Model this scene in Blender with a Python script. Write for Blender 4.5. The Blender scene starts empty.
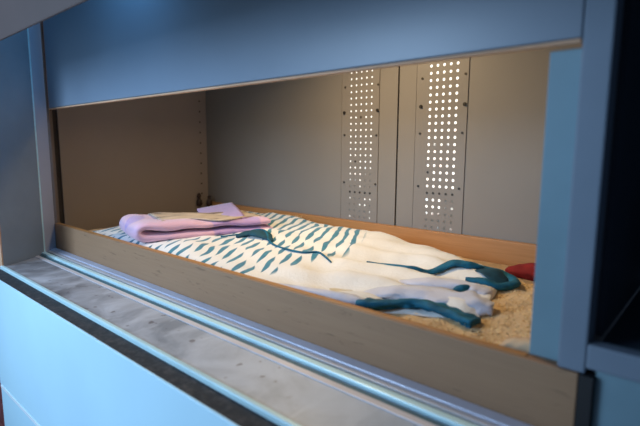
import bpy, bmesh, math, random
from mathutils import Vector, Matrix, noise
random.seed(7)
ZO = 1.4                       # height of the camera above the ground; z values below are relative to it
scn = bpy.context.scene
COL = scn.collection

# ------------------------------------------------------------------ node helpers
def mat(name):
    m = bpy.data.materials.new(name); m.use_nodes = True
    nt = m.node_tree; b = nt.nodes['Principled BSDF']
    return m, nt, b
def nd(nt, t, **kw):
    n = nt.nodes.new(t)
    for k, v in kw.items():
        if k in n.inputs: n.inputs[k].default_value = v
        else: setattr(n, k, v)
    return n
def ln(nt, a, b): nt.links.new(a, b)
def mth(nt, op, a, b=None, c=None):
    n = nt.nodes.new('ShaderNodeMath'); n.operation = op
    for i, v in enumerate((a, b, c)):
        if v is None: continue
        if isinstance(v, (int, float)): n.inputs[i].default_value = v
        else: nt.links.new(v, n.inputs[i])
    return n.outputs[0]
def pos(nt): return nt.nodes.new('ShaderNodeNewGeometry').outputs['Position']
def mapped(nt, scale=(1,1,1), rot=(0,0,0)):
    mp = nt.nodes.new('ShaderNodeMapping'); mp.inputs['Scale'].default_value = scale; mp.inputs['Rotation'].default_value = rot
    ln(nt, pos(nt), mp.inputs['Vector']); return mp.outputs[0]
def noise_n(nt, vec, scale, detail=4, rough=.55, dist=0):
    n = nt.nodes.new('ShaderNodeTexNoise'); n.inputs['Scale'].default_value = scale
    n.inputs['Detail'].default_value = detail; n.inputs['Roughness'].default_value = rough; n.inputs['Distortion'].default_value = dist
    ln(nt, vec, n.inputs['Vector']); return n.outputs['Fac']
def ramp(nt, fac, stops):
    r = nt.nodes.new('ShaderNodeValToRGB'); e = r.color_ramp.elements
    while len(e) < len(stops): e.new(.5)
    for el, (p, c) in zip(e, stops): el.position = p; el.color = (*c, 1)
    ln(nt, fac, r.inputs[0]); return r.outputs[0]
def mixc(nt, fac, a, b):
    n = nt.nodes.new('ShaderNodeMix'); n.data_type = 'RGBA'
    for k, v in ((0, fac), (6, a), (7, b)):
        if isinstance(v, (int, float)): n.inputs[k].default_value = v
        elif isinstance(v, tuple): n.inputs[k].default_value = (*v, 1)
        else: ln(nt, v, n.inputs[k])
    return n.outputs[2]
def bump(nt, b, h, strength=.3, dist=.002):
    n = nt.nodes.new('ShaderNodeBump'); n.inputs['Strength'].default_value = strength; n.inputs['Distance'].default_value = dist
    ln(nt, h, n.inputs['Height']); ln(nt, n.outputs[0], b.inputs['Normal'])

def paint(name, col, rough=.45, var=.12, metallic=0, sc=6, bmp=.08):
    m, nt, b = mat(name)
    f = noise_n(nt, mapped(nt), sc, 5)
    c = ramp(nt, f, [(.3, tuple(x*(1-var) for x in col)), (.7, tuple(min(1, x*(1+var)) for x in col))])
    ln(nt, c, b.inputs['Base Color']); b.inputs['Roughness'].default_value = rough; b.inputs['Metallic'].default_value = metallic
    bump(nt, b, noise_n(nt, mapped(nt), 220, 2), bmp, .0008)
    return m
def wood(name, c1, c2, rough=.5, mark=.35):
    m, nt, b = mat(name)
    v = mapped(nt, (1.2, 14, 26))
    f = noise_n(nt, v, 5, 6, .6, 1.2)
    c = ramp(nt, f, [(.3, c1), (.7, c2)])
    k = noise_n(nt, mapped(nt, (9, 2, 60)), 2.3, 3, .6, .6)                 # short dark marks of the grain
    kf = ramp(nt, k, [(.63, (0,0,0)), (.70, (1,1,1))])
    c = mixc(nt, mth(nt, 'MULTIPLY', kf, mark), c, tuple(x*.35 for x in c1))
    ln(nt, c, b.inputs['Base Color']); b.inputs['Roughness'].default_value = rough
    bump(nt, b, f, .12, .001); return m

M = {}
M['facade'] = paint('pale blue paint', (.58,.84,1.0), .35, .05, sc=3)
M['white_line'] = paint('white seam highlight', (.9,.95,1), .3, .03)  # highlight along the panel seam painted as a white strip
M['fascia'] = paint('blue grey paint', (.19,.235,.30), .36, .10, sc=2)
M['post'] = paint('teal grey paint', (.17,.28,.34), .5, .12)
M['post_shade'] = paint('shaded blue grey paint', (.17,.215,.28), .5, .1)  # light falloff at the right painted as a darker tone
M['jamb'] = paint('light grey paint', (.42,.42,.50), .45, .06)
M['cheek'] = paint('grey blue metal sheet', (.22,.255,.30), .45, .12)
M['header'] = paint('mauve grey paint', (.075,.05,.046), .7, .1)
M['edge'] = paint('tan edge with warm light', (.62,.36,.22), .6, .15)  # tan edge, warmed in colour for interior light under the fascia
M['dark'] = paint('black rubber', (.008,.008,.01), .6, .3)
M['navy'] = paint('dark blue recess shade', (.02,.035,.055), .6, .2)  # darkness of the right recess put into the colour
M['brown'] = paint('brown grey trim', (.24,.19,.17), .6, .15)
M['brick'] = paint('red brown brick', (.22,.06,.06), .8, .3, sc=30)
M['alu'] = paint('anodised aluminium', (.66,.66,.78), .33, .08, .15, 10)
M['alu_bright'] = paint('bright cyan aluminium', (.62,.88,.95), .3, .08, .1, 10)  # paler and more cyan than the plain aluminium
M['alu_pink'] = paint('aluminium with pinkish highlight', (.66,.62,.64), .4, .1, .1, 10)  # light pinkish highlight of the track put into the colour
M['groove'] = paint('painted track shadow', (.05,.12,.15), .6, .2)  # dark lines of shade along the track, put into the colour
M['rim'] = paint('darker plate rim', (.20,.175,.155), .6)  # slightly darker than plate and wall
M['screw'] = paint('dark steel screw', (.05,.04,.03), .4, .2, .6, 60)
M['peg'] = paint('dark brown peg', (.045,.022,.015), .5, .3, 0, 60)
M['board_out'] = wood('daylit beech', (.315,.175,.095), (.35,.20,.11), .6, .5)  # same beech as inside, greyish daylight put into the colour
M['board_in'] = wood('lamplit beech', (.40,.185,.06), (.48,.235,.085), .42, .1)  # same beech as the front, warm lamplight put into the colour
M['ground'] = paint('grey paving', (.2,.2,.21), .9, .2)
M['mattress'] = paint('cream mattress cover', (.55,.5,.4), .9, .1)
M['teal'] = paint('teal cotton binding', (.0,.115,.205), .8, .35, 0, 55, .5)
M['teal_dark'] = paint('dark teal cotton lining', (.004,.055,.09), .85, .3, 0, 55, .5)
M['red'] = paint('red cotton', (.22,.008,.008), .9, .2, 0, 40)
M['offwhite'] = paint('off white cotton', (.62,.44,.28), .9, .1, 0, 40)
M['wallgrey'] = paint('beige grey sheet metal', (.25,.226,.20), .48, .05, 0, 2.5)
M['wallleft'] = paint('bounce lit mauve sheet metal', (.42,.35,.31), .5, .05, 0, 2.5)  # lighter than the rear wall, bounce light put into the colour
M['plate'] = paint('beige perforated plate', (.255,.23,.205), .45, .05, 0, 3)
M['ceiling'] = paint('dull beige ceiling', (.30,.27,.23), .6, .05)

def m_sill():
    m, nt, b = mat('stained zinc sheet')
    v = mapped(nt, (1, 1, 1))
    f = noise_n(nt, v, 9, 7, .62, .8)
    w = noise_n(nt, mapped(nt, (1.0, .45, 1), (0,0,.5)), 22, 4, .6, 1.5)
    base = ramp(nt, f, [(.36, (.17,.165,.175)), (.50, (.36,.36,.39)), (.66, (.52,.53,.58))])
    c = mixc(nt, ramp(nt, w, [(.52, (0,0,0)), (.66, (.45,.45,.45))]), base, (.60,.61,.66))
    sp = nt.nodes.new('ShaderNodeSeparateXYZ'); ln(nt, pos(nt), sp.inputs[0])
    g = mth(nt, 'MULTIPLY_ADD', sp.outputs[0], 1.25, 1.30)                   # sky reflection painted in towards the right end, covering the stains
    gc = nt.nodes.new('ShaderNodeClamp'); ln(nt, g, gc.inputs[0])
    c = mixc(nt, mth(nt, 'MULTIPLY', gc.outputs[0], .65), c, (.52,.62,.75))
    specks = ramp(nt, noise_n(nt, v, 60, 1, .3), [(.72, (0,0,0)), (.76, (1,1,1))])
    c = mixc(nt, mth(nt, 'MULTIPLY', specks, .6), c, (.10,.07,.07))
    ln(nt, c, b.inputs['Base Color']); b.inputs['Metallic'].default_value = .12
    ln(nt, ramp(nt, f, [(.3,(.38,.38,.38)), (.7,(.6,.6,.6))]), b.inputs['Roughness'])
    bump(nt, b, f, .15, .002); return m
M['sill'] = m_sill()
def m_gasket():
    m, nt, b = mat('dirty black sealing strip')
    f = noise_n(nt, mapped(nt), 70, 5, .7)
    ln(nt, ramp(nt, f, [(.45, (.02,.024,.03)), (.62, (.05,.05,.055)), (.75, (.12,.11,.10))]), b.inputs['Base Color'])
    b.inputs['Roughness'].default_value = .85; bump(nt, b, f, .6, .003); return m
M['gasket'] = m_gasket()

def m_stripes():
    """white jersey, dashed teal stripes on the upper (left) half"""
    m, nt, b = mat('white jersey printed with teal tiger stripes')
    p = pos(nt)
    nz = nt.nodes.new('ShaderNodeTexNoise'); nz.inputs['Scale'].default_value = 9; nz.inputs['Detail'].default_value = 2
    ln(nt, p, nz.inputs['Vector'])
    off = nt.nodes.new('ShaderNodeVectorMath'); off.operation = 'MULTIPLY_ADD'
    ln(nt, nz.outputs['Color'], off.inputs[0]); off.inputs[1].default_value = (.03,.03,0); ln(nt, p, off.inputs[2])
    s = nt.nodes.new('ShaderNodeSeparateXYZ'); ln(nt, off.outputs[0], s.inputs[0]); X, Y = s.outputs[0], s.outputs[1]
    s0 = nt.nodes.new('ShaderNodeSeparateXYZ'); ln(nt, p, s0.inputs[0])
    u = mth(nt, 'ADD', mth(nt, 'MULTIPLY', X, .88), mth(nt, 'MULTIPLY', Y, .48))
    v = mth(nt, 'ADD', mth(nt, 'MULTIPLY', X, -.48), mth(nt, 'MULTIPLY', Y, .88))
    us = mth(nt, 'DIVIDE', u, .0265)
    iu = mth(nt, 'FLOOR', us); fu = mth(nt, 'SUBTRACT', us, iu)
    wn = nt.nodes.new('ShaderNodeTexWhiteNoise'); wn.noise_dimensions = '1D'; ln(nt, iu, wn.inputs['W'])
    far = nt.nodes.new('ShaderNodeMapRange'); far.inputs[1].default_value = .78; far.inputs[2].default_value = .88
    far.inputs[3].default_value = 1.0; far.inputs[4].default_value = .45; ln(nt, s0.outputs[1], far.inputs[0])
    vs = mth(nt, 'ADD', mth(nt, 'MULTIPLY', mth(nt, 'DIVIDE', v, .098), 1.0), mth(nt, 'MULTIPLY', wn.outputs['Value'], 1.0))
    fv = mth(nt, 'FRACT', vs)
    prof = mth(nt, 'SINE', mth(nt, 'MULTIPLY', fv, math.pi))
    prof = mth(nt, 'MAXIMUM', mth(nt, 'SUBTRACT', mth(nt, 'MULTIPLY', prof, 1.3), .15), 0)
    prof = mth(nt, 'MAXIMUM', prof, mth(nt, 'SUBTRACT', 1.6, mth(nt, 'MULTIPLY', far.outputs[0], 1.6)))
    half = mth(nt, 'MULTIPLY', mth(nt, 'MINIMUM', prof, 1.0), .255)
    d = mth(nt, 'ABSOLUTE', mth(nt, 'SUBTRACT', fu, .5))
    ins = mth(nt, 'MULTIPLY', mth(nt, 'SUBTRACT', half, d), 16)
    cl = nt.nodes.new('ShaderNodeClamp'); ln(nt, ins, cl.inputs[0])
    # edge of the printed part
    yy = mth(nt, 'SUBTRACT', s0.outputs[1], .72)
    lim = mth(nt, 'SUBTRACT', -.585, mth(nt, 'MULTIPLY', mth(nt, 'MULTIPLY', yy, yy), 1.5))
    reg = nt.nodes.new('ShaderNodeClamp'); ln(nt, mth(nt, 'MULTIPLY', mth(nt, 'SUBTRACT', lim, mth(nt, 'ADD', s0.outputs[0], mth(nt, 'MULTIPLY', wn.outputs['Value'], .03))), 80), reg.inputs[0])
    k = mth(nt, 'MULTIPLY', cl.outputs[0], reg.outputs[0])
    base = ramp(nt, noise_n(nt, p, 14, 3), [(.3, (.80,.78,.75)), (.7, (.90,.88,.85))])
    tl = ramp(nt, noise_n(nt, p, 60, 2), [(.3, (.0,.13,.23)), (.7, (.0,.21,.31))])
    ln(nt, mixc(nt, mth(nt, 'MULTIPLY', k, .98), base, tl), b.inputs['Base Color'])
    b.inputs['Roughness'].default_value = .95; b.inputs['Sheen Weight'].default_value = .3
    bump(nt, b, noise_n(nt, p, 160, 4, .7), .55, .003); return m
M['jersey'] = m_stripes()
def fabric(name, c, var=.12, sc=30, b_s=.5, sheen=.4):
    m, nt, b = mat(name); p = pos(nt)
    ln(nt, ramp(nt, noise_n(nt, p, sc, 4), [(.3, tuple(x*(1-var) for x in c)), (.7, tuple(min(1,x*(1+var)) for x in c))]), b.inputs['Base Color'])
    b.inputs['Roughness'].default_value = .95; b.inputs['Sheen Weight'].default_value = sheen
    bump(nt, b, noise_n(nt, p, 260, 4, .7), b_s, .003); return m
M['white_fleece'] = fabric('white fleece', (.66,.66,.76), .06)
M['fur'] = fabric('cream lambswool', (.84,.56,.25), .12, 60, .9)
M['fur_blade'] = fabric('cream wool curls', (.92,.64,.31), .15, 40, .2)
def m_lilac():
    m, nt, b = mat('pink fleece with violet shapes'); p = pos(nt)
    f = ramp(nt, noise_n(nt, mapped(nt, (1,1,.4)), 7.5, 1, .4), [(.53, (.80,.48,.66)), (.555, (.47,.29,.68))])
    s = nt.nodes.new('ShaderNodeSeparateXYZ'); ln(nt, p, s.inputs[0])
    ln(nt, mixc(nt, mth(nt,'MULTIPLY',noise_n(nt, p, 60, 3),.35), f, (.80,.60,.74)), b.inputs['Base Color'])
    b.inputs['Roughness'].default_value = .95; b.inputs['Sheen Weight'].default_value = .6
    bump(nt, b, noise_n(nt, p, 300, 4, .7), .7, .003); return m
M['lilac'] = m_lilac()
M['violet'] = fabric('violet fleece', (.42,.28,.60), .08)
def m_print():
    m, nt, b = mat('greige print with dark brush marks'); p = pos(nt)
    f = noise_n(nt, mapped(nt, (9, 3, 1), (0,0,.4)), 3.2, 5, .65, 1.5)
    ln(nt, ramp(nt, f, [(.34, (.08,.05,.07)), (.40, (.44,.37,.30)), (.6, (.62,.52,.42)), (.8, (.70,.58,.52))]), b.inputs['Base Color'])
    b.inputs['Roughness'].default_value = .9; bump(nt, b, noise_n(nt, p, 260, 3), .4, .002); return m
M['print'] = m_print()
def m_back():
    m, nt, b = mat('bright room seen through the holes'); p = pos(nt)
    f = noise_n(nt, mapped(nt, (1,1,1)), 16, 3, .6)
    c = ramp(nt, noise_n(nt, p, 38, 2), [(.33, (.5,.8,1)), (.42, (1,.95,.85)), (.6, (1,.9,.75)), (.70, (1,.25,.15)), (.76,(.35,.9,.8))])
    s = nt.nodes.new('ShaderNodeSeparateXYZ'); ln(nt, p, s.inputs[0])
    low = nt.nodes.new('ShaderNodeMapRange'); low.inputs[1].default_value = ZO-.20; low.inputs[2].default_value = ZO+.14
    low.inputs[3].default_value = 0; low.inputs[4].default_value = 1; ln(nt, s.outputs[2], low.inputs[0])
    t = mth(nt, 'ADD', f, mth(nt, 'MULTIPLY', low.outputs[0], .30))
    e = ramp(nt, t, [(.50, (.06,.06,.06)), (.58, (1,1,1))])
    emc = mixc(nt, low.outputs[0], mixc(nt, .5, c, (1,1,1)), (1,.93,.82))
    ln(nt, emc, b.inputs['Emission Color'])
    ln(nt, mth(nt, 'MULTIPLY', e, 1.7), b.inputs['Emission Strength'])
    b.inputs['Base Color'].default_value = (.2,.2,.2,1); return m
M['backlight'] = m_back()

# ------------------------------------------------------------------ mesh helpers
class MB:
    def __init__(s): s.v = []; s.f = []
    def add(s, vs, fs):
        o = len(s.v); s.v += [tuple(p) for p in vs]; s.f += [tuple(o+i for i in f) for f in fs]; return s
    def box(s, x0, x1, y0, y1, z0, z1):
        return s.add([(x0,y0,z0),(x1,y0,z0),(x1,y1,z0),(x0,y1,z0),(x0,y0,z1),(x1,y0,z1),(x1,y1,z1),(x0,y1,z1)],
                     [(0,3,2,1),(4,5,6,7),(0,1,5,4),(1,2,6,5),(2,3,7,6),(3,0,4,7)])
    def prism(s, poly, z0, z1):
        n = len(poly)
        vs = [(x,y,z0) for x,y in poly]+[(x,y,z1) for x,y in poly]
        fs = [tuple(range(n))[::-1], tuple(range(n,2*n))]+[(i,(i+1)%n,n+(i+1)%n,n+i) for i in range(n)]
        return s.add(vs, fs)
    def cyl(s, c, r, h, axis='y', n=16):
        """a short cylinder from c along the axis by h"""
        vs = []
        for k in (0, h):
            for i in range(n):
                a = 2*math.pi*i/n; p, q = r*math.cos(a), r*math.sin(a)
                d = {'x': (k,p,q), 'y': (p,k,q), 'z': (p,q,k)}[axis]
                vs.append((c[0]+d[0], c[1]+d[1], c[2]+d[2]))
        fs = [tuple(range(n)), tuple(range(n,2*n))]+[(i,(i+1)%n,n+(i+1)%n,n+i) for i in range(n)]
        return s.add(vs, fs)
    def lathe(s, c, prof, n=20):
        o = len(s.v); vs = []; fs = []
        for r, z in prof:
            for i in range(n):
                a = 2*math.pi*i/n; vs.append((c[0]+r*math.cos(a), c[1]+r*math.sin(a), c[2]+z))
        for k in range(len(prof)-1):
            for i in range(n): fs.append((k*n+i, k*n+(i+1)%n, (k+1)*n+(i+1)%n, (k+1)*n+i))
        fs.append(tuple(range(n))[::-1]); fs.append(tuple((len(prof)-1)*n+i for i in range(n)))
        return s.add(vs, fs)
    def build(s, name, m, parent=None, bevel=0, smooth=False, subsurf=0, origin=None):
        pts = [Vector((x,y,z+ZO)) for x,y,z in s.v]
        if parent is not None:
            base = Vector(parent.location)
            if parent.parent: base = base + Vector(parent.parent.location)
            off = Vector((0,0,0)); org = base
        else:
            if origin is None:
                lo = [min(p[i] for p in pts) for i in range(3)]; hi = [max(p[i] for p in pts) for i in range(3)]
                origin = ((lo[0]+hi[0])/2, (lo[1]+hi[1])/2, lo[2])
            org = Vector(origin)
        me = bpy.data.meshes.new(name); me.from_pydata([p-org for p in pts], [], s.f)
        bm = bmesh.new(); bm.from_mesh(me); bmesh.ops.recalc_face_normals(bm, faces=bm.faces); bm.to_mesh(me); bm.free()
        me.materials.append(m)
        if smooth:
            for p in me.polygons: p.use_smooth = True
        o = bpy.data.objects.new(name, me); COL.objects.link(o)
        if parent is not None: o.parent = parent
        else: o.location = org
        if bevel:
            b = o.modifiers.new('bevel', 'BEVEL'); b.width = bevel; b.segments = 2; b.limit_method = 'ANGLE'
        if subsurf:
            q = o.modifiers.new('subsurf', 'SUBSURF'); q.levels = subsurf; q.render_levels = subsurf
        return o
def tag(o, label=None, cat=None, group=None, kind=None):
    if label: o['label'] = label
    if cat: o['category'] = cat
    if group: o['group'] = group
    if kind: o['kind'] = kind
    return o
def thing(name, label, cat, loc, group=None):
    o = bpy.data.objects.new(name, None); COL.objects.link(o); o.empty_display_size = .05
    o.location = (loc[0], loc[1], loc[2]+ZO); return tag(o, label, cat, group)
def struct(o, label=None, cat=None): return tag(o, label, cat, kind='structure')

def catmull(pts, n=8):
    out = []
    P = [pts[0]]+list(pts)+[pts[-1]]
    for i in range(1, len(P)-2):
        for k in range(n):
            t = k/n; a, b, c, d = P[i-1], P[i], P[i+1], P[i+2]
            out.append(tuple(.5*((2*b[j])+(-a[j]+c[j])*t+(2*a[j]-5*b[j]+4*c[j]-d[j])*t*t+(-a[j]+3*b[j]-3*c[j]+d[j])*t**3) for j in range(len(b))))
    out.append(tuple(P[-2])); return out
def sweep(mb, pts, n=12, wob=0, seed=0):
    """pts: (x,y,z,width,height); soft flattened tube along a curve"""
    pts = catmull(pts, 8); rings = []
    for i, p in enumerate(pts):
        a = Vector(pts[max(0,i-1)][:3]); b = Vector(pts[min(len(pts)-1,i+1)][:3])
        t = (b-a).normalized(); side = t.cross(Vector((0,0,1)))
        side = side.normalized() if side.length > 1e-6 else Vector((1,0,0))
        up = side.cross(t).normalized(); c = Vector(p[:3]); r = []
        for k in range(n):
            an = 2*math.pi*k/n
            w = 1+wob*noise.noise(Vector((i*.22+seed, k*.9, seed*3.1)))
            r.append(c+side*(math.cos(an)*p[3]/2*w)+up*(math.sin(an)*p[4]/2*w))
        rings.append(r)
    vs = [q for r in rings for q in r]; fs = []
    for i in range(len(rings)-1):
        for k in range(n): fs.append((i*n+k, i*n+(k+1)%n, (i+1)*n+(k+1)%n, (i+1)*n+k))
    fs.append(tuple(range(n))[::-1]); fs.append(tuple((len(rings)-1)*n+k for k in range(n)))
    mb.add(vs, fs)

# ================================================================== SETTING
D = .5
# ground, outer wall below the niche, header above it
struct(MB().box(-4, 3, -4, 4, -ZO-.05, -ZO).build('floor', M['ground']))
t = struct(MB().box(-1.291, .6, .2975, .3015, -.5705, -.300).build('wall_front_upper', M['facade'], bevel=.0025))
struct(MB().box(-1.287, .6, .2975, .3015, -ZO, -.5765).build('wall_front_lower', M['facade'], bevel=.0025))
struct(MB().box(-1.283, .6, .2962, .302, -.5768, -.5702).build('trim_1', M['white_line']))                  # light joint line
struct(MB().box(-1.302, -1.291, .3025, .33, -ZO, -.335).build('trim_2', M['fascia']))                         # left edge profile
brick = MB()
for r in range(14):
    for c in range(14):
        x = -1.410-c*.10+(.05 if r%2 else 0); z = -ZO+.01+r*.075
        brick.box(x, min(x+.092,-1.306), .345, .42, z, z+.066)
brick.box(-2.80, -1.306, .353, .42, -ZO, -.345)
struct(brick.build('wall_front_brick', M['brick'], bevel=.003))
struct(MB().box(-2.80, -1.425, .37, .40, -.34, 1.0).build('wall_front_left', M['jamb']))
struct(MB().box(-3.0, .9, .300, .304, .198, 1.0).build('wall_front_header', M['header'], bevel=.002))
# outer wall bands that close the niche
struct(MB().box(-1.60, .6, .512, .53, .60, 1.0).build('wall_front_top', M['fascia']))
# zinc sill with its lip, sealing strip
struct(MB().prism([(-1.338,.339),(-1.42,.461),(-1.452,.501),(-.05,.501),(-.05,.339)], -.303, -.2975).build('trim_3', M['sill']))
struct(MB().box(-1.340, -.05, .331, .3395, -.312, -.2935).build('trim_4', M['alu_bright'], bevel=.002))
struct(MB().box(-1.335, .6, .3016, .331, -.33, -.3015).build('trim_5', M['gasket']))
# sliding track on the sill
tr = thing('sliding_track', 'long double aluminium sliding track along the back of the metal sill', 'track', (-.75,.47,-.2975))
MB().box(-1.447, -.10, .4795, .4985, -.2975, -.2905).build('rear_rail', M['alu'], tr, bevel=.0015)
MB().box(-1.438, -.10, .4685, .4785, -.2975, -.2925).build('middle_rail', M['alu_pink'], tr, bevel=.001)
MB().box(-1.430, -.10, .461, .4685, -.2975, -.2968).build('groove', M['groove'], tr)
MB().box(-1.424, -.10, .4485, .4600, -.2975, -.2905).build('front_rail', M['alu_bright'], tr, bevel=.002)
MB().box(-1.420, -.10, .438, .4465, -.2975, -.2966).build('shadow_line', M['groove'], tr)  # flat dark strip painting the shadow beside the front rail
MB().box(-1.418, -.10, .427, .438, -.2975, -.2955).build('edge_strip', M['alu_pink'], tr, bevel=.001)
# splayed cheek on the left, its bright corner bead, frame profile
ck = thing('side_cheek', 'tall grey blue metal cheek panel angled at the left of the opening', 'panel', (-1.38,.40,-.2975))
def slab(a, b, th, z0, z1):
    """vertical slab from a to b (plan), thickness th to the left of a->b"""
    d = Vector((b[0]-a[0], b[1]-a[1])).normalized(); n = Vector((-d[1], d[0]))*th
    return [(a[0],a[1]),(b[0],b[1]),(b[0]+n[0],b[1]+n[1]),(a[0]+n[0],a[1]+n[1])], z0, z1
MB().prism(*slab((-1.338,.339),(-1.417,.457),.022,-.2975,.60)).build('panel_sheet', M['cheek'], ck, bevel=.0015)
MB().prism(*slab((-1.3365,.335),(-1.3385,.3385),.024,-.2975,.60)).build('edge_strip', M['edge'], ck)
MB().prism(*slab((-1.4165,.4555),(-1.423,.4625),.02,-.2975,.60)).build('corner_bead', M['alu_bright'], ck, bevel=.001)
struct(MB().prism(*slab((-1.423,.4625),(-1.452,.501),.03,-.2975,.62)).build('trim_6', M['jamb'], bevel=.001))
struct(MB().prism(*slab((-1.456,.508),(-1.520,.539),.01,-.30,.40)).build('trim_7', M['brown']))
struct(MB().prism(*slab((-1.521,.5395),(-1.6085,.583),.01,-.30,.40)).build('trim_8', M['dark']))
# fascia board across the top
fa = thing('fascia_board', 'wide blue grey painted fascia board across the top of the opening', 'panel', (-.77,.51,.098))
MB().box(-1.431, -.1205, .500, .512, .101, .62).build('front_sheet', M['fascia'], fa, bevel=.0015)
MB().box(-1.431, -.1205, .4995, .5085, .0968, .1003).build('bottom_edge', M['edge'], fa, bevel=.001)
MB().box(-1.4345, -1.4315, .503, .512, .0955, .62).build('edge_gap', M['dark'], fa)
# right posts, recess, crossbar
struct(MB().box(-.151, -.1215, .512, .535, -.2195, .094).build('trim_9', M['post'], bevel=.001))
struct(MB().box(-.120, -.0945, .500, .53, -.2195, .62).build('trim_10', M['post_shade'], bevel=.002))
nb = MB(); nb.box(-.0945, .6, .500, .518, -.2135, -.1885)
struct(nb.build('trim_11', M['post_shade'], bevel=.002))
struct(MB().box(-.086, .6, .505, .522, -1.0, -.2145).build('wall_right_lower', M['post'], bevel=.001))
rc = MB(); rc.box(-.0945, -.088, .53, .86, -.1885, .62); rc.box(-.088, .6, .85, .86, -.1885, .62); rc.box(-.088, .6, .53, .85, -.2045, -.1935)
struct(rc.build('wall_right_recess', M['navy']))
struct(MB().box(-.0990, -.0865, .496, .53, -.30, -.2195).build('trim_12', M['dark']))
# compartment shell
XL, XR, YB = -1.608, -.100, 1.136
wl = struct(MB().box(XL-.012, XL, .585, YB, -.32, .40).build('wall_left', M['wallleft']))
ph = MB()
for i in range(13): ph.cyl((XL-.0004, 1.106, .254-.0402*i), .0032, .001, 'x', 12)
ph.build('pin_hole', M['screw'], wl); ph_ = wl.children[0]
# rear wall: two panels with rectangular openings behind the perforated plates
def rear(name, x0, x1, hx0, hx1):
    b = MB(); y0, y1 = YB, YB+.006
    b.box(x0, hx0, y0, y1, -.32, .40); b.box(hx1, x1, y0, y1, -.32, .40)
    b.box(hx0, hx1, y0, y1, .27, .40); b.box(hx0, hx1, y0, y1, -.32, -.255)
    return struct(b.build(name, M['wallgrey']))
rear('wall_back_left', XL-.012, -.7205, -.893, -.792)
rear('wall_back_right', -.7155, XR, -.634, -.535)
struct(MB().box(-.722, -.714, YB+.0065, YB+.009, -.32, .40).build('trim_13', M['dark']))
struct(MB().box(XL-.012, XR, .53, YB+.006, .40, .41).build('ceiling', M['ceiling']))
struct(MB().box(XL-.012, XR, .50, YB+.006, -.33, -.3205).build('floor_compartment', M['wallgrey']))
struct(MB().box(XR, XR+.006, .53, YB+.006, -.32, .40).build('wall_right', M['wallgrey']))
struct(MB().box(-1.0, -.40, YB+.035, YB+.04, -.33, .34).build('wall_behind', M['backlight']))

# perforated plates
def plate(label, x0, x1, cx0, pitch, r, rows, ztop, bigscrews, screws, plugged, slope):
    e = thing('perforated_plate', label, 'vent plate', ((x0+x1)/2, YB, -.26), 'perforated vent plates on the rear wall')
    b = MB(); n = 12; y = YB-.0015
    zb = ztop-pitch*(rows-.5); zt = ztop+pitch*.5; xa = cx0-pitch*.5; xb = cx0+pitch*4.5
    def quad(a, c, d, f): b.add([(a,y,d),(c,y,d),(c,y,f),(a,y,f)], [(0,1,2,3)])
    quad(x0, xa, -.26, .30); quad(xb, x1, -.26, .30); quad(xa, xb, zt, .30); quad(xa, xb, -.26, zb)
    for i in range(5):
        for j in range(rows):
            cx, cz = cx0+i*pitch, ztop-j*pitch; h = pitch/2
            if (i, j) in plugged:
                quad(cx-h, cx+h, cz-h, cz+h); continue
            rr = r
            vs = []
            for k in range(n):
                a = 2*math.pi*(k+.5)/n; c, s_ = math.cos(a), math.sin(a)
                q = h/max(abs(c), abs(s_))
                vs.append((cx+rr*c, y, cz+rr*s_)); vs.append((cx+q*c, y, cz+q*s_)); vs.append((cx+rr*c, y+.0012, cz+rr*s_))
            fs = []
            for k in range(n):
                m_ = (k+1)%n
                fs.append((3*k, 3*m_, 3*m_+1, 3*k+1)); fs.append((3*k, 3*k+2, 3*m_+2, 3*m_))
            b.add(vs, fs)
            # square corners
            for sx in (-1,1):
                for sz in (-1,1):
                    pass
    o = b.build('perforated_sheet', M['plate'], e)
    mb = MB()
    mb.box(x0-.0004, x0+.0003, YB-.0024, YB, -.26, .30); mb.box(x1-.0004, x1+.0003, YB-.0024, YB, -.26, .30)
    mb.build('rim', M['rim'], e)
    for (x, z) in screws:
        MB().lathe((0,0,0), [(.0036,0),(.0034,.0012),(.0018,.0022)], 14)
        s = MB(); s.cyl((x, YB-.0035, z), .0030, .002, 'y', 14); s.build('screw', M['screw'], e)
    for (x, z) in bigscrews:
        s = MB(); s.cyl((x, YB-.0032, z), .0048, .0017, 'y', 18); s.cyl((x+.001, YB-.0055, z-.001), .0032, .0025, 'y', 12)
        s.build('cup_screw', M['screw'], e)
    if plugged:
        for (i, j) in plugged:
            s = MB(); s.cyl((cx0+i*pitch, YB-.0022, ztop-j*pitch), .0032, .001, 'y', 12); s.build('plug', M['screw'], e)
    return e
plate('narrow perforated metal plate left of the rear wall seam, small holes', -.915, -.780, -.880, .0184, .0028, 26, .2332,
      [(-.905,.101),(-.785,.103)], [(-.902,.175),(-.784,.174),(-.903,.035),(-.787,.033),(-.903,-.107),(-.787,-.107)],
      {(0,20),(1,20),(2,20),(3,20),(4,20),(2,8),(1,15)}, 0)
plate('perforated metal plate right of the rear wall seam, larger bright holes', -.662, -.518, -.6205, .0182, .0038, 26, .2436,
      [(-.647,.106),(-.525,.106)], [(-.645,.178),(-.526,.179),(-.647,.036),(-.528,.036),(-.647,-.104),(-.530,-.104)],
      {(0,17),(0,20),(1,20),(2,20),(3,20),(4,20)}, 0)

# two small pegs in the rear left corner
for (x, y, k) in ((-1.597, 1.085, 1.0), (-1.562, 1.108, .8)):
    s = MB().lathe((x, y, -.235), [(.008,0),(.011,.004),(.011,.022),(.006,.027),(.006,.034),(.0085,.038),(.006,.046*k+.002),(.001,.05*k+.002)], 18)
    o = s.build('corner_peg', M['peg'], smooth=True, bevel=0)
    tag(o, 'dark turned peg in the rear left corner, against the side wall' if k == 1.0 else 'smaller dark turned peg at the left end of the rear board', 'peg')

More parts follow.
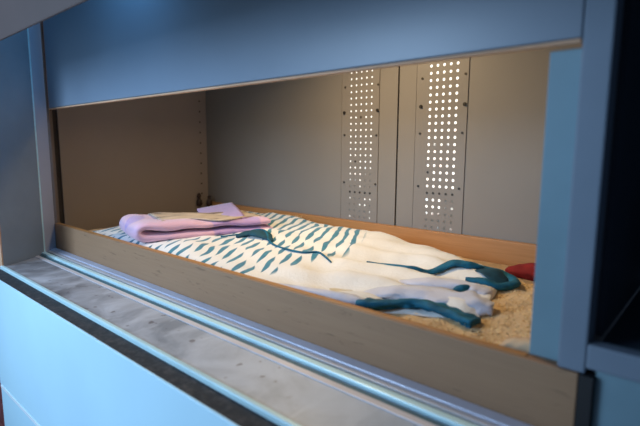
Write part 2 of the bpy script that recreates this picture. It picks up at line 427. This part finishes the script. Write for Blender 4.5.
# ================================================================== BED TRAY
bt = thing('bed_tray', 'shallow wooden bed tray with beech front and back boards holding the bedding', 'tray', (-.75,.80,-.3195))
fb = MB().prism([(-1.453,.4995),(-.0995,.4995),(-.0995,.5085),(-1.453,.5085)], -.30, -.2215)
fb = MB().box(-1.452, -.100, .4992, .5115, -.2965, -.2205).build('front_board', M['board_out'], bt, bevel=.0012)
MB().box(-1.452, -.152, .5035, .5135, -.2206, -.2196).build('lit_edge', M['board_in'], fb, bevel=.0004)  # thin orange strip painting the warm light on the board's top edge
MB().box(-1.575, -.104, 1.115, 1.133, -.3195, -.2195).build('back_board', M['board_in'], bt, bevel=.0015)
MB().box(-1.60, -1.585, .60, 1.113, -.3195, -.29).build('side_board', M['board_in'], bt, bevel=.001)
tag(MB().box(-1.58, -.106, .514, 1.113, -.3193, -.275).build('mattress', M['mattress'], bevel=.008), 'flat cream mattress lying in the wooden tray under the lambskin', 'mattress')

# ================================================================== LAMBSKIN
def sm(a, b, x):
    t = max(0, min(1, (x-a)/(b-a))); return t*t*(3-2*t)
def zs(x, y, fine=0):
    z = -.2435
    z += .006*noise.noise(Vector((x*7, y*7, 1.3)))+.004*noise.noise(Vector((x*18, y*18, 4.3)))
    z -= .030*sm(.86, .99, y)*sm(-.52, -.36, x)
    z -= .012*sm(.95, 1.1, y)+.012*sm(.98,1.07,y)*sm(-.95,-.85,x)
    z += fine*.0036*noise.noise(Vector((x*48, y*48, 2.2)))
    z += .008*math.exp(-(((x+.22)/.09)**2+((y-.70)/.10)**2))
    return z
nx, ny = 150, 64
X0, X1, Y0, Y1 = -1.42, -.112, .516, 1.111
vs = []; fs = []
for j in range(ny+1):
    for i in range(nx+1):
        x = X0+(X1-X0)*i/nx; y = Y0+(Y1-Y0)*j/ny
        e = min(i, nx-i, j*1.6, (ny-j)*1.6)
        vs.append((x, y, zs(x, y, 1)-.006*math.exp(-e/1.4)))
W = nx+1
for j in range(ny):
    for i in range(nx): fs.append((j*W+i, j*W+i+1, (j+1)*W+i+1, (j+1)*W+i))
ring = [i for i in range(W)]+[j*W+nx for j in range(1,ny+1)]+[ny*W+i for i in range(nx-1,-1,-1)]+[j*W for j in range(ny-1,0,-1)]
base0 = len(vs)
for r in ring: vs.append((vs[r][0], vs[r][1], -.2748))
n = len(ring)
for k in range(n): fs.append((ring[k], ring[(k+1)%n], base0+(k+1)%n, base0+k))
fs.append(tuple(base0+k for k in range(n)))
lk = thing('lambskin', 'cream curly lambskin spread over the mattress beneath the sleeping bag', 'lambskin', (-.77,.81,-.2745))
MB().add(vs, fs).build('hide', M['fur'], lk, smooth=True)
bl = MB()
def blade(x, y, z, L, w, lean):
    a = random.uniform(0, 2*math.pi); dx, dy = math.cos(a), math.sin(a); px, py = -dy*w, dx*w
    c1 = (x+dx*L*lean*.35, y+dy*L*lean*.35, z+L*.6); c2 = (x+dx*L*lean, y+dy*L*lean, z+L*(.8-.3*lean))
    o = len(bl.v)
    bl.v += [(x-px,y-py,z),(x+px,y+py,z),(c1[0]+px*.8,c1[1]+py*.8,c1[2]),(c1[0]-px*.8,c1[1]-py*.8,c1[2]),c2]
    bl.f += [(o,o+1,o+2,o+3),(o+3,o+2,o+4)]
for k in range(16000):
    x = random.uniform(-.56, -.118); y = random.uniform(.521, 1.10)
    if x < -.43 and y > .56+.2*(x+.43)*-1: continue
    blade(x, y, zs(x,y,1)-.003, random.uniform(.004,.008), random.uniform(.0009,.0018), random.uniform(.3,1.0))
for k in range(900):                                                # wool showing behind the bag's back hem
    x = random.gauss(-1.105, .03); y = random.uniform(1.095, 1.110)
    blade(x, y, zs(x,y)-.002, random.uniform(.028,.050), .0007, random.uniform(.1,.7))
tag(bl.build('wool_pile', M['fur_blade'], lk), kind='stuff')

# ================================================================== SLEEPING BAG
sb = thing('baby_sleeping_bag', 'white baby sleeping bag with teal tiger stripes and teal bound edges, laid flat', 'sleeping bag', (-.75,.75,-.2445))
F = [(-1.33,.5165),(-1.15,.5165),(-.95,.5165),(-.75,.5165),(-.60,.5175),(-.50,.524),(-.42,.543),(-.36,.575),(-.30,.597),(-.272,.612),(-.256,.632)]
B = [(-1.36,.80),(-1.28,1.03),(-1.10,1.095),(-.945,1.085),(-.80,1.085),(-.70,1.055),(-.590,1.01),(-.48,.99),(-.395,.955),(-.325,.895),(-.296,.82)]
Fc = catmull(F, 14); Bc = catmull(B, 14); ns = len(Fc); nt_ = 74
def bag_z(x, y, t, s):
    edge = min(t, 1-t); es = min(s*12, (1-s)*8, 1)
    q = 1-sm(-.68, -.48, x)
    th = (.007+.009*q)*(1-math.exp(-edge/.028))*math.sqrt(max(0, es)) + (.002+.004*q)*math.sin(math.pi*t) + .010*sm(.80,.94,y)*min(1, edge*14)
    w = .0055*noise.noise(Vector((x*8, y*8, 9.0)))+.0035*noise.noise(Vector((x*19+3, y*19, 2.0)))
    # drawn folds running along the bag towards the right end
    v = y-.62-.10*(x+.45)
    k = sm(-.78, -.45, x)
    w += k*.0075*math.sin(v*62+3*noise.noise(Vector((x*6, y*5, .4))))*(1-sm(.26,.36,v))
    # neckline valley and hood edge
    w += .012*math.exp(-(((x+.88)/.05)**2+((y-.79)/.035)**2))
    w += .010*math.exp(-(((x+1.05)/.12)**2+((y-1.04)/.05)**2))
    return zs(x, y)+.0015+th+w*min(1, edge*9)*min(1, es*1.2)*.9
def bag_pt(i, j):
    t = j/nt_; tt = t
    x = Fc[i][0]*(1-tt)+Bc[i][0]*tt; y = Fc[i][1]*(1-tt)+Bc[i][1]*tt
    return x, y, bag_z(x, y, t, i/(ns-1))
vs = []; fs = []
for i in range(ns):
    for j in range(nt_+1): vs.append(bag_pt(i, j))
W = nt_+1
for i in range(ns-1):
    for j in range(nt_): fs.append((i*W+j, i*W+j+1, (i+1)*W+j+1, (i+1)*W+j))
ring = [j for j in range(W)]+[i*W+nt_ for i in range(1,ns)]+[(ns-1)*W+j for j in range(nt_-1,-1,-1)]+[i*W for i in range(ns-2,0,-1)]
b0 = len(vs)
for r in ring:
    x, y, z = vs[r]; vs.append((x, y, min(z, zs(x,y)+.001)))
n = len(ring)
for k in range(n): fs.append((ring[k], ring[(k+1)%n], b0+(k+1)%n, b0+k))
fs.append(tuple(b0+k for k in range(n)))
MB().add(vs, fs).build('jersey_body', M['jersey'], sb, smooth=True)

def surf(x, y):
    """top of the bag near x,y by nearest sample"""
    best = None
    for i in range(0, ns, 1):
        fx, bx = Fc[i][0], Bc[i][0]; fy, by = Fc[i][1], Bc[i][1]
        t = (y-fy)/(by-fy) if abs(by-fy) > 1e-6 else 0
        if -.05 <= t <= 1.05:
            xx = fx*(1-t)+bx*t
            if best is None or abs(xx-x) < best[0]: best = (abs(xx-x), min(1,max(0,t)), i/(ns-1))
    if best is None or best[0] > .03: return zs(x, y)+.004
    return bag_z(x, y, best[1], best[2])
def band(name, pts, m, wob=.25, seed=1, parent=sb, lift=.002):
    b = MB(); sweep(b, [(x, y, surf(x,y)+lift+dz, w, h) for x,y,dz,w,h in pts], 14, wob, seed)
    return b.build(name, m, parent, smooth=True)
# hem at the near right, drooping over the lambskin
def hem(name, pts, m, wob=.25, seed=1, parent=sb):
    b = MB(); sweep(b, [(x, y, z, w, h) for x,y,z,w,h in pts], 14, wob, seed); return b.build(name, m, parent, smooth=True)
hb = hem('hem_binding', [(-.410,.548,-.2335,.018,.014),(-.395,.556,-.232,.024,.017),(-.375,.575,-.232,.024,.012),(-.358,.595,-.232,.026,.012),(-.340,.610,-.232,.028,.011),
      (-.315,.622,-.234,.030,.012),(-.290,.616,-.236,.030,.014),(-.268,.610,-.237,.030,.016),(-.250,.608,-.238,.028,.014)], M['teal'], .5, 4)
hem('hem_fold', [(-.405,.543,-.229,.008,.006),(-.375,.566,-.228,.012,.009),(-.345,.600,-.2275,.016,.010),(-.310,.606,-.230,.018,.010),(-.280,.600,-.232,.018,.011),(-.249,.594,-.234,.016,.010)], M['teal'], .55, 14, hb)
tag(hb, 'thick teal binding along the near hem')
al = band('armhole_binding', [(-.553,.772,0,.003,.003),(-.520,.782,.001,.008,.005),(-.480,.775,.001,.006,.005),(-.445,.770,.002,.007,.006),(-.420,.795,.004,.014,.009),(-.395,.830,.005,.024,.012),
      (-.365,.845,.006,.022,.013),(-.345,.865,.006,.020,.010),(-.312,.866,.005,.020,.010),(-.284,.848,.004,.020,.012),(-.274,.815,.003,.018,.012),(-.288,.785,.004,.020,.013),(-.312,.775,.006,.022,.014),(-.338,.765,.006,.012,.010)], M['teal'], .3, 9)
tag(al, 'looped teal binding of the armhole')
band('armhole_lining', [(-.345,.845,0,.030,.006),(-.320,.832,.001,.046,.007),(-.294,.820,.001,.036,.006)], M['teal_dark'], .2, 3, sb, .001)
band('strap_lump', [(-.330,.700,.004,.006,.008),(-.322,.712,.006,.014,.012),(-.312,.722,.004,.006,.008)], M['teal'], .2, 5)
# white fleece folds at the right end
fl = MB()
sweep(fl, [(-.44,.600,-.238,.02,.010),(-.40,.630,-.232,.05,.018),(-.35,.655,-.231,.06,.020),(-.30,.660,-.231,.060,.024),(-.270,.662,-.232,.055,.026),(-.252,.668,-.236,.035,.020)], 18, .4, 6)
fl.build('fleece_fold', M['white_fleece'], sb, smooth=True)
f2 = MB()
sweep(f2, [(-.43,.700,-.236,.02,.008),(-.38,.712,-.230,.035,.016),(-.33,.730,-.230,.035,.016),(-.300,.735,-.232,.04,.016),(-.285,.73,-.236,.02,.010)], 16, .4, 8)
f2.build('fleece_fold', M['white_fleece'], sb, smooth=True)
f3 = MB()
sweep(f3, [(-.60,.5235,-.233,.010,.008),(-.54,.530,-.232,.020,.014),(-.48,.537,-.230,.026,.018),(-.43,.546,-.230,.026,.018),(-.405,.556,-.232,.018,.014)], 16, .35, 11)
f3.build('fleece_fold', M['white_fleece'], sb, smooth=True)
# neck opening of the striped top: dark teal lining and thin binding
nk = band('neck_lining', [(-.900,.715,.001,.010,.006),(-.892,.750,.003,.045,.012),(-.860,.755,.003,.050,.012),(-.820,.748,.001,.020,.007),(-.800,.74,0,.006,.004)], M['teal_dark'], .2, 2)
band('neck_binding', [(-.930,.690,.001,.004,.004),(-.905,.735,.003,.005,.004),(-.893,.770,.004,.006,.004),(-.855,.768,.004,.006,.004),(-.810,.738,.001,.006,.004),(-.765,.715,.0,.006,.004),(-.715,.700,.0,.006,.004),
      (-.665,.697,.0,.006,.004),(-.640,.718,.0,.005,.004),(-.612,.710,.0,.004,.004),(-.585,.697,0,.003,.003)], M['teal'], .15, 3)

# ================================================================== FOLDED FLEECE BLANKET
pb = thing('fleece_blanket', 'pink and violet fleece blanket folded double, on the left end of the bedding', 'blanket', (-1.10,.73,-.215))
LD = Vector((.262,.965,0)).normalized(); WD = Vector((-.965,.262,0)).normalized()
ORG = Vector((-1.010,.548,-.2260))
def U_profile(length, z1, z2, r0):
    """centreline of the fold: bottom layer, around the near end, top layer"""
    pts = []
    for k in range(14): pts.append((length*(1-k/13)+r0*0, z1))
    zc = (z1+z2)/2; r = (z2-z1)/2
    for k in range(1, 10):
        a = -math.pi/2-math.pi*k/10
        pts.append((math.cos(a)*r*1.9, zc+math.sin(a)*r))
    for k in range(14): pts.append(((length-.012)*k/13, z2))
    return pts
def sheet(profile, th, w0, w1, nw, seed, taper=.35, amp=.003):
    out = []; vs = []; fs = []
    n = len(profile)
    nor = []
    for i in range(n):
        a = profile[max(0,i-1)]; b = profile[min(n-1,i+1)]
        d = Vector((b[0]-a[0], b[1]-a[1])).normalized(); nor.append((-d[1], d[0]))
    R = 2*n+4
    for j in range(nw+1):
        w = w0+(w1-w0)*j/nw; e = min(j, nw-j)
        q = min(1, (.5, .86, .97, 1)[min(e, 3)])
        ring = []
        def pt(L, z):
            zz = z*(1-taper*max(0, L)/.36)
            p = ORG+LD*L+WD*w+Vector((0,0,zz))
            k = Vector((p.x*16+seed, p.y*16, p.z*30))
            p = p+Vector((0,0,1))*amp*noise.noise(k)*(1+1.2*(z>.02))+WD*amp*1.2*noise.noise(k+Vector((7,7,7)))
            return p
        for i in range(n): ring.append(pt(profile[i][0]+nor[i][0]*th*q, profile[i][1]+nor[i][1]*th*q))
        a = profile[-1]; ring.append(pt(a[0]+th*.7*q, a[1]+th*.55*q)); ring.append(pt(a[0]+th*.7*q, a[1]-th*.55*q))
        for i in range(n-1,-1,-1): ring.append(pt(profile[i][0]-nor[i][0]*th*q, profile[i][1]-nor[i][1]*th*q))
        a = profile[0]; ring.append(pt(a[0]+th*.7*q, a[1]-th*.55*q)); ring.append(pt(a[0]+th*.7*q, a[1]+th*.55*q))
        vs += ring
    for j in range(nw):
        for k in range(R): fs.append((j*R+k, j*R+(k+1)%R, (j+1)*R+(k+1)%R, (j+1)*R+k))
    # caps: strips between the two sides
    for j in (0, nw):
        o = j*R
        for i in range(n-1): fs.append((o+i, o+i+1, o+2*n-i, o+2*n+1-i))
        fs.append((o+n-1, o+n, o+n+1, o+n+2)); fs.append((o, o+2*n+1, o+2*n+2, o+2*n+3))
    return vs, fs
prof = U_profile(.325, .0120, .0375, .0)
vs, fs = sheet(prof, .0118, 0, .185, 16, 3.0)
MB().add(vs, fs).build('folded_fleece', M['lilac'], pb, smooth=True, subsurf=1)
def top_at(L, w): return ORG+LD*L+WD*w+Vector((0,0,.0490*(1-.35*max(0,L)/.36)))
# greige printed panel on the top layer
vs = []; fs = []; na, nb_ = 24, 14
for i in range(na+1):
    for j in range(nb_+1):
        L = .035+.27*i/na; w = .02+.13*j/nb_+.02*math.sin(i*.35)
        p = top_at(L, w); vs.append(tuple(p+Vector((0,0,.0022+.003*noise.noise(p*20)))))
for i in range(na):
    for j in range(nb_): fs.append((i*(nb_+1)+j, i*(nb_+1)+j+1, (i+1)*(nb_+1)+j+1, (i+1)*(nb_+1)+j))
o = MB().add(vs, fs).build('printed_panel', M['print'], pb, smooth=True)
sd = o.modifiers.new('solid', 'SOLIDIFY'); sd.thickness = .003; sd.offset = 0
tag(o, 'greige printed panel with dark marks')
# violet corner turned up at the back
vs = []; fs = []; na = 14
P1, P2, P3, P4 = Vector((-1.19,.80,-.186)), Vector((-1.185,.925,-.1765)), Vector((-.965,.80,-.1885)), Vector((-1.02,.70,-.1875))
for i in range(na+1):
    for j in range(na+1):
        u, v = i/na, j/na
        p = (P1*(1-u)+P2*u)*(1-v)+(P4*(1-u)+P3*u)*v
        vs.append(tuple(p+Vector((0,0,.0018*math.sin(6*u+4*v)*min(1,4*v)))))
for i in range(na):
    for j in range(na): fs.append((i*(na+1)+j, i*(na+1)+j+1, (i+1)*(na+1)+j+1, (i+1)*(na+1)+j))
o = MB().add(vs, fs).build('turned_corner', M['violet'], pb, smooth=True)
sd = o.modifiers.new('solid', 'SOLIDIFY'); sd.thickness = .006; sd.offset = 0
tag(o, 'violet corner turned up at the back')

# ================================================================== RED CLOTH, OFF WHITE CLOTH
rd = MB(); sweep(rd, [(-.36,1.04,-.270,.03,.02),(-.33,1.035,-.265,.05,.035),(-.28,1.03,-.263,.05,.04),(-.22,1.02,-.264,.05,.04),(-.17,1.02,-.27,.03,.02)], 20, .4, 13)
tag(rd.build('red_cloth', M['red'], smooth=True), 'crumpled red cloth at the far right against the back board', 'cloth')
ow = MB(); sweep(ow, [(-.190,.533,-.234,.010,.010),(-.178,.536,-.2265,.022,.018),(-.160,.538,-.2245,.026,.022),(-.135,.538,-.2235,.028,.024),(-.118,.538,-.233,.012,.010)], 18, .3, 17)
tag(ow.build('muslin_cloth', M['offwhite'], smooth=True), 'small rolled off white cloth tucked behind the right post on the lambskin', 'cloth')

# ================================================================== LIGHT
def area(name, loc, target, size, energy, col, sy=None):
    l = bpy.data.lights.new(name, 'AREA'); l.energy = energy; l.color = col; l.size = size
    if sy: l.shape = 'RECTANGLE'; l.size_y = sy
    o = bpy.data.objects.new(name, l); COL.objects.link(o)
    o.location = (loc[0], loc[1], loc[2]+ZO)
    d = Vector((target[0]-loc[0], target[1]-loc[1], target[2]-loc[2])); o.rotation_euler = d.to_track_quat('-Z', 'Y').to_euler(); return o
area('daylight', (-1.15,-.65,-.18), (-.75,.3,-.38), .75, 4.5, (.50,.75,1.0))
area('daylight_low', (-.75,-.5,-.65), (-.6,.3,-.5), .6, 1.6, (.45,.72,1.0))
lamp = area('compartment_lamp', (-.80,.76,.385), (-.66,.80,-.2), .14, 3.9, (1.0,.74,.43)); lamp.data.spread = 2.9
area('sky_light', (-1.2,-.90,.44), (-.9,.9,-.25), .7, 8, (.50,.72,1.0)).data.spread = 1.75
area('fascia_streak_light', (-.86,.425,.47), (-1.06,.5,.30), .10, 1.3, (.20,.55,1.0), .03)  # small lamp added for the blue streak on the fascia
w = bpy.data.worlds.new('world'); scn.world = w; w.use_nodes = True
bg = w.node_tree.nodes['Background']; bg.inputs[0].default_value = (.40,.60,.95,1); bg.inputs[1].default_value = .10

# ================================================================== CAMERA
R = [.7494,-.0954,.6552, .662,.1006,-.7427, .005,.9903,.1385]
cd = bpy.data.cameras.new('camera'); cam = bpy.data.objects.new('camera', cd); COL.objects.link(cam)
m3 = Matrix((R[0:3], R[3:6], R[6:9]))
cam.matrix_world = Matrix.Translation((0,0,ZO)) @ m3.to_4x4()
cd.sensor_width = 36; cd.lens = 473.80*36/640; cd.clip_start = .01
cd.dof.use_dof = True; cd.dof.focus_distance = 1.08; cd.dof.aperture_fstop = 3.6
scn.camera = cam
scn.view_settings.view_transform = 'Standard'
scn.view_settings.exposure = 0
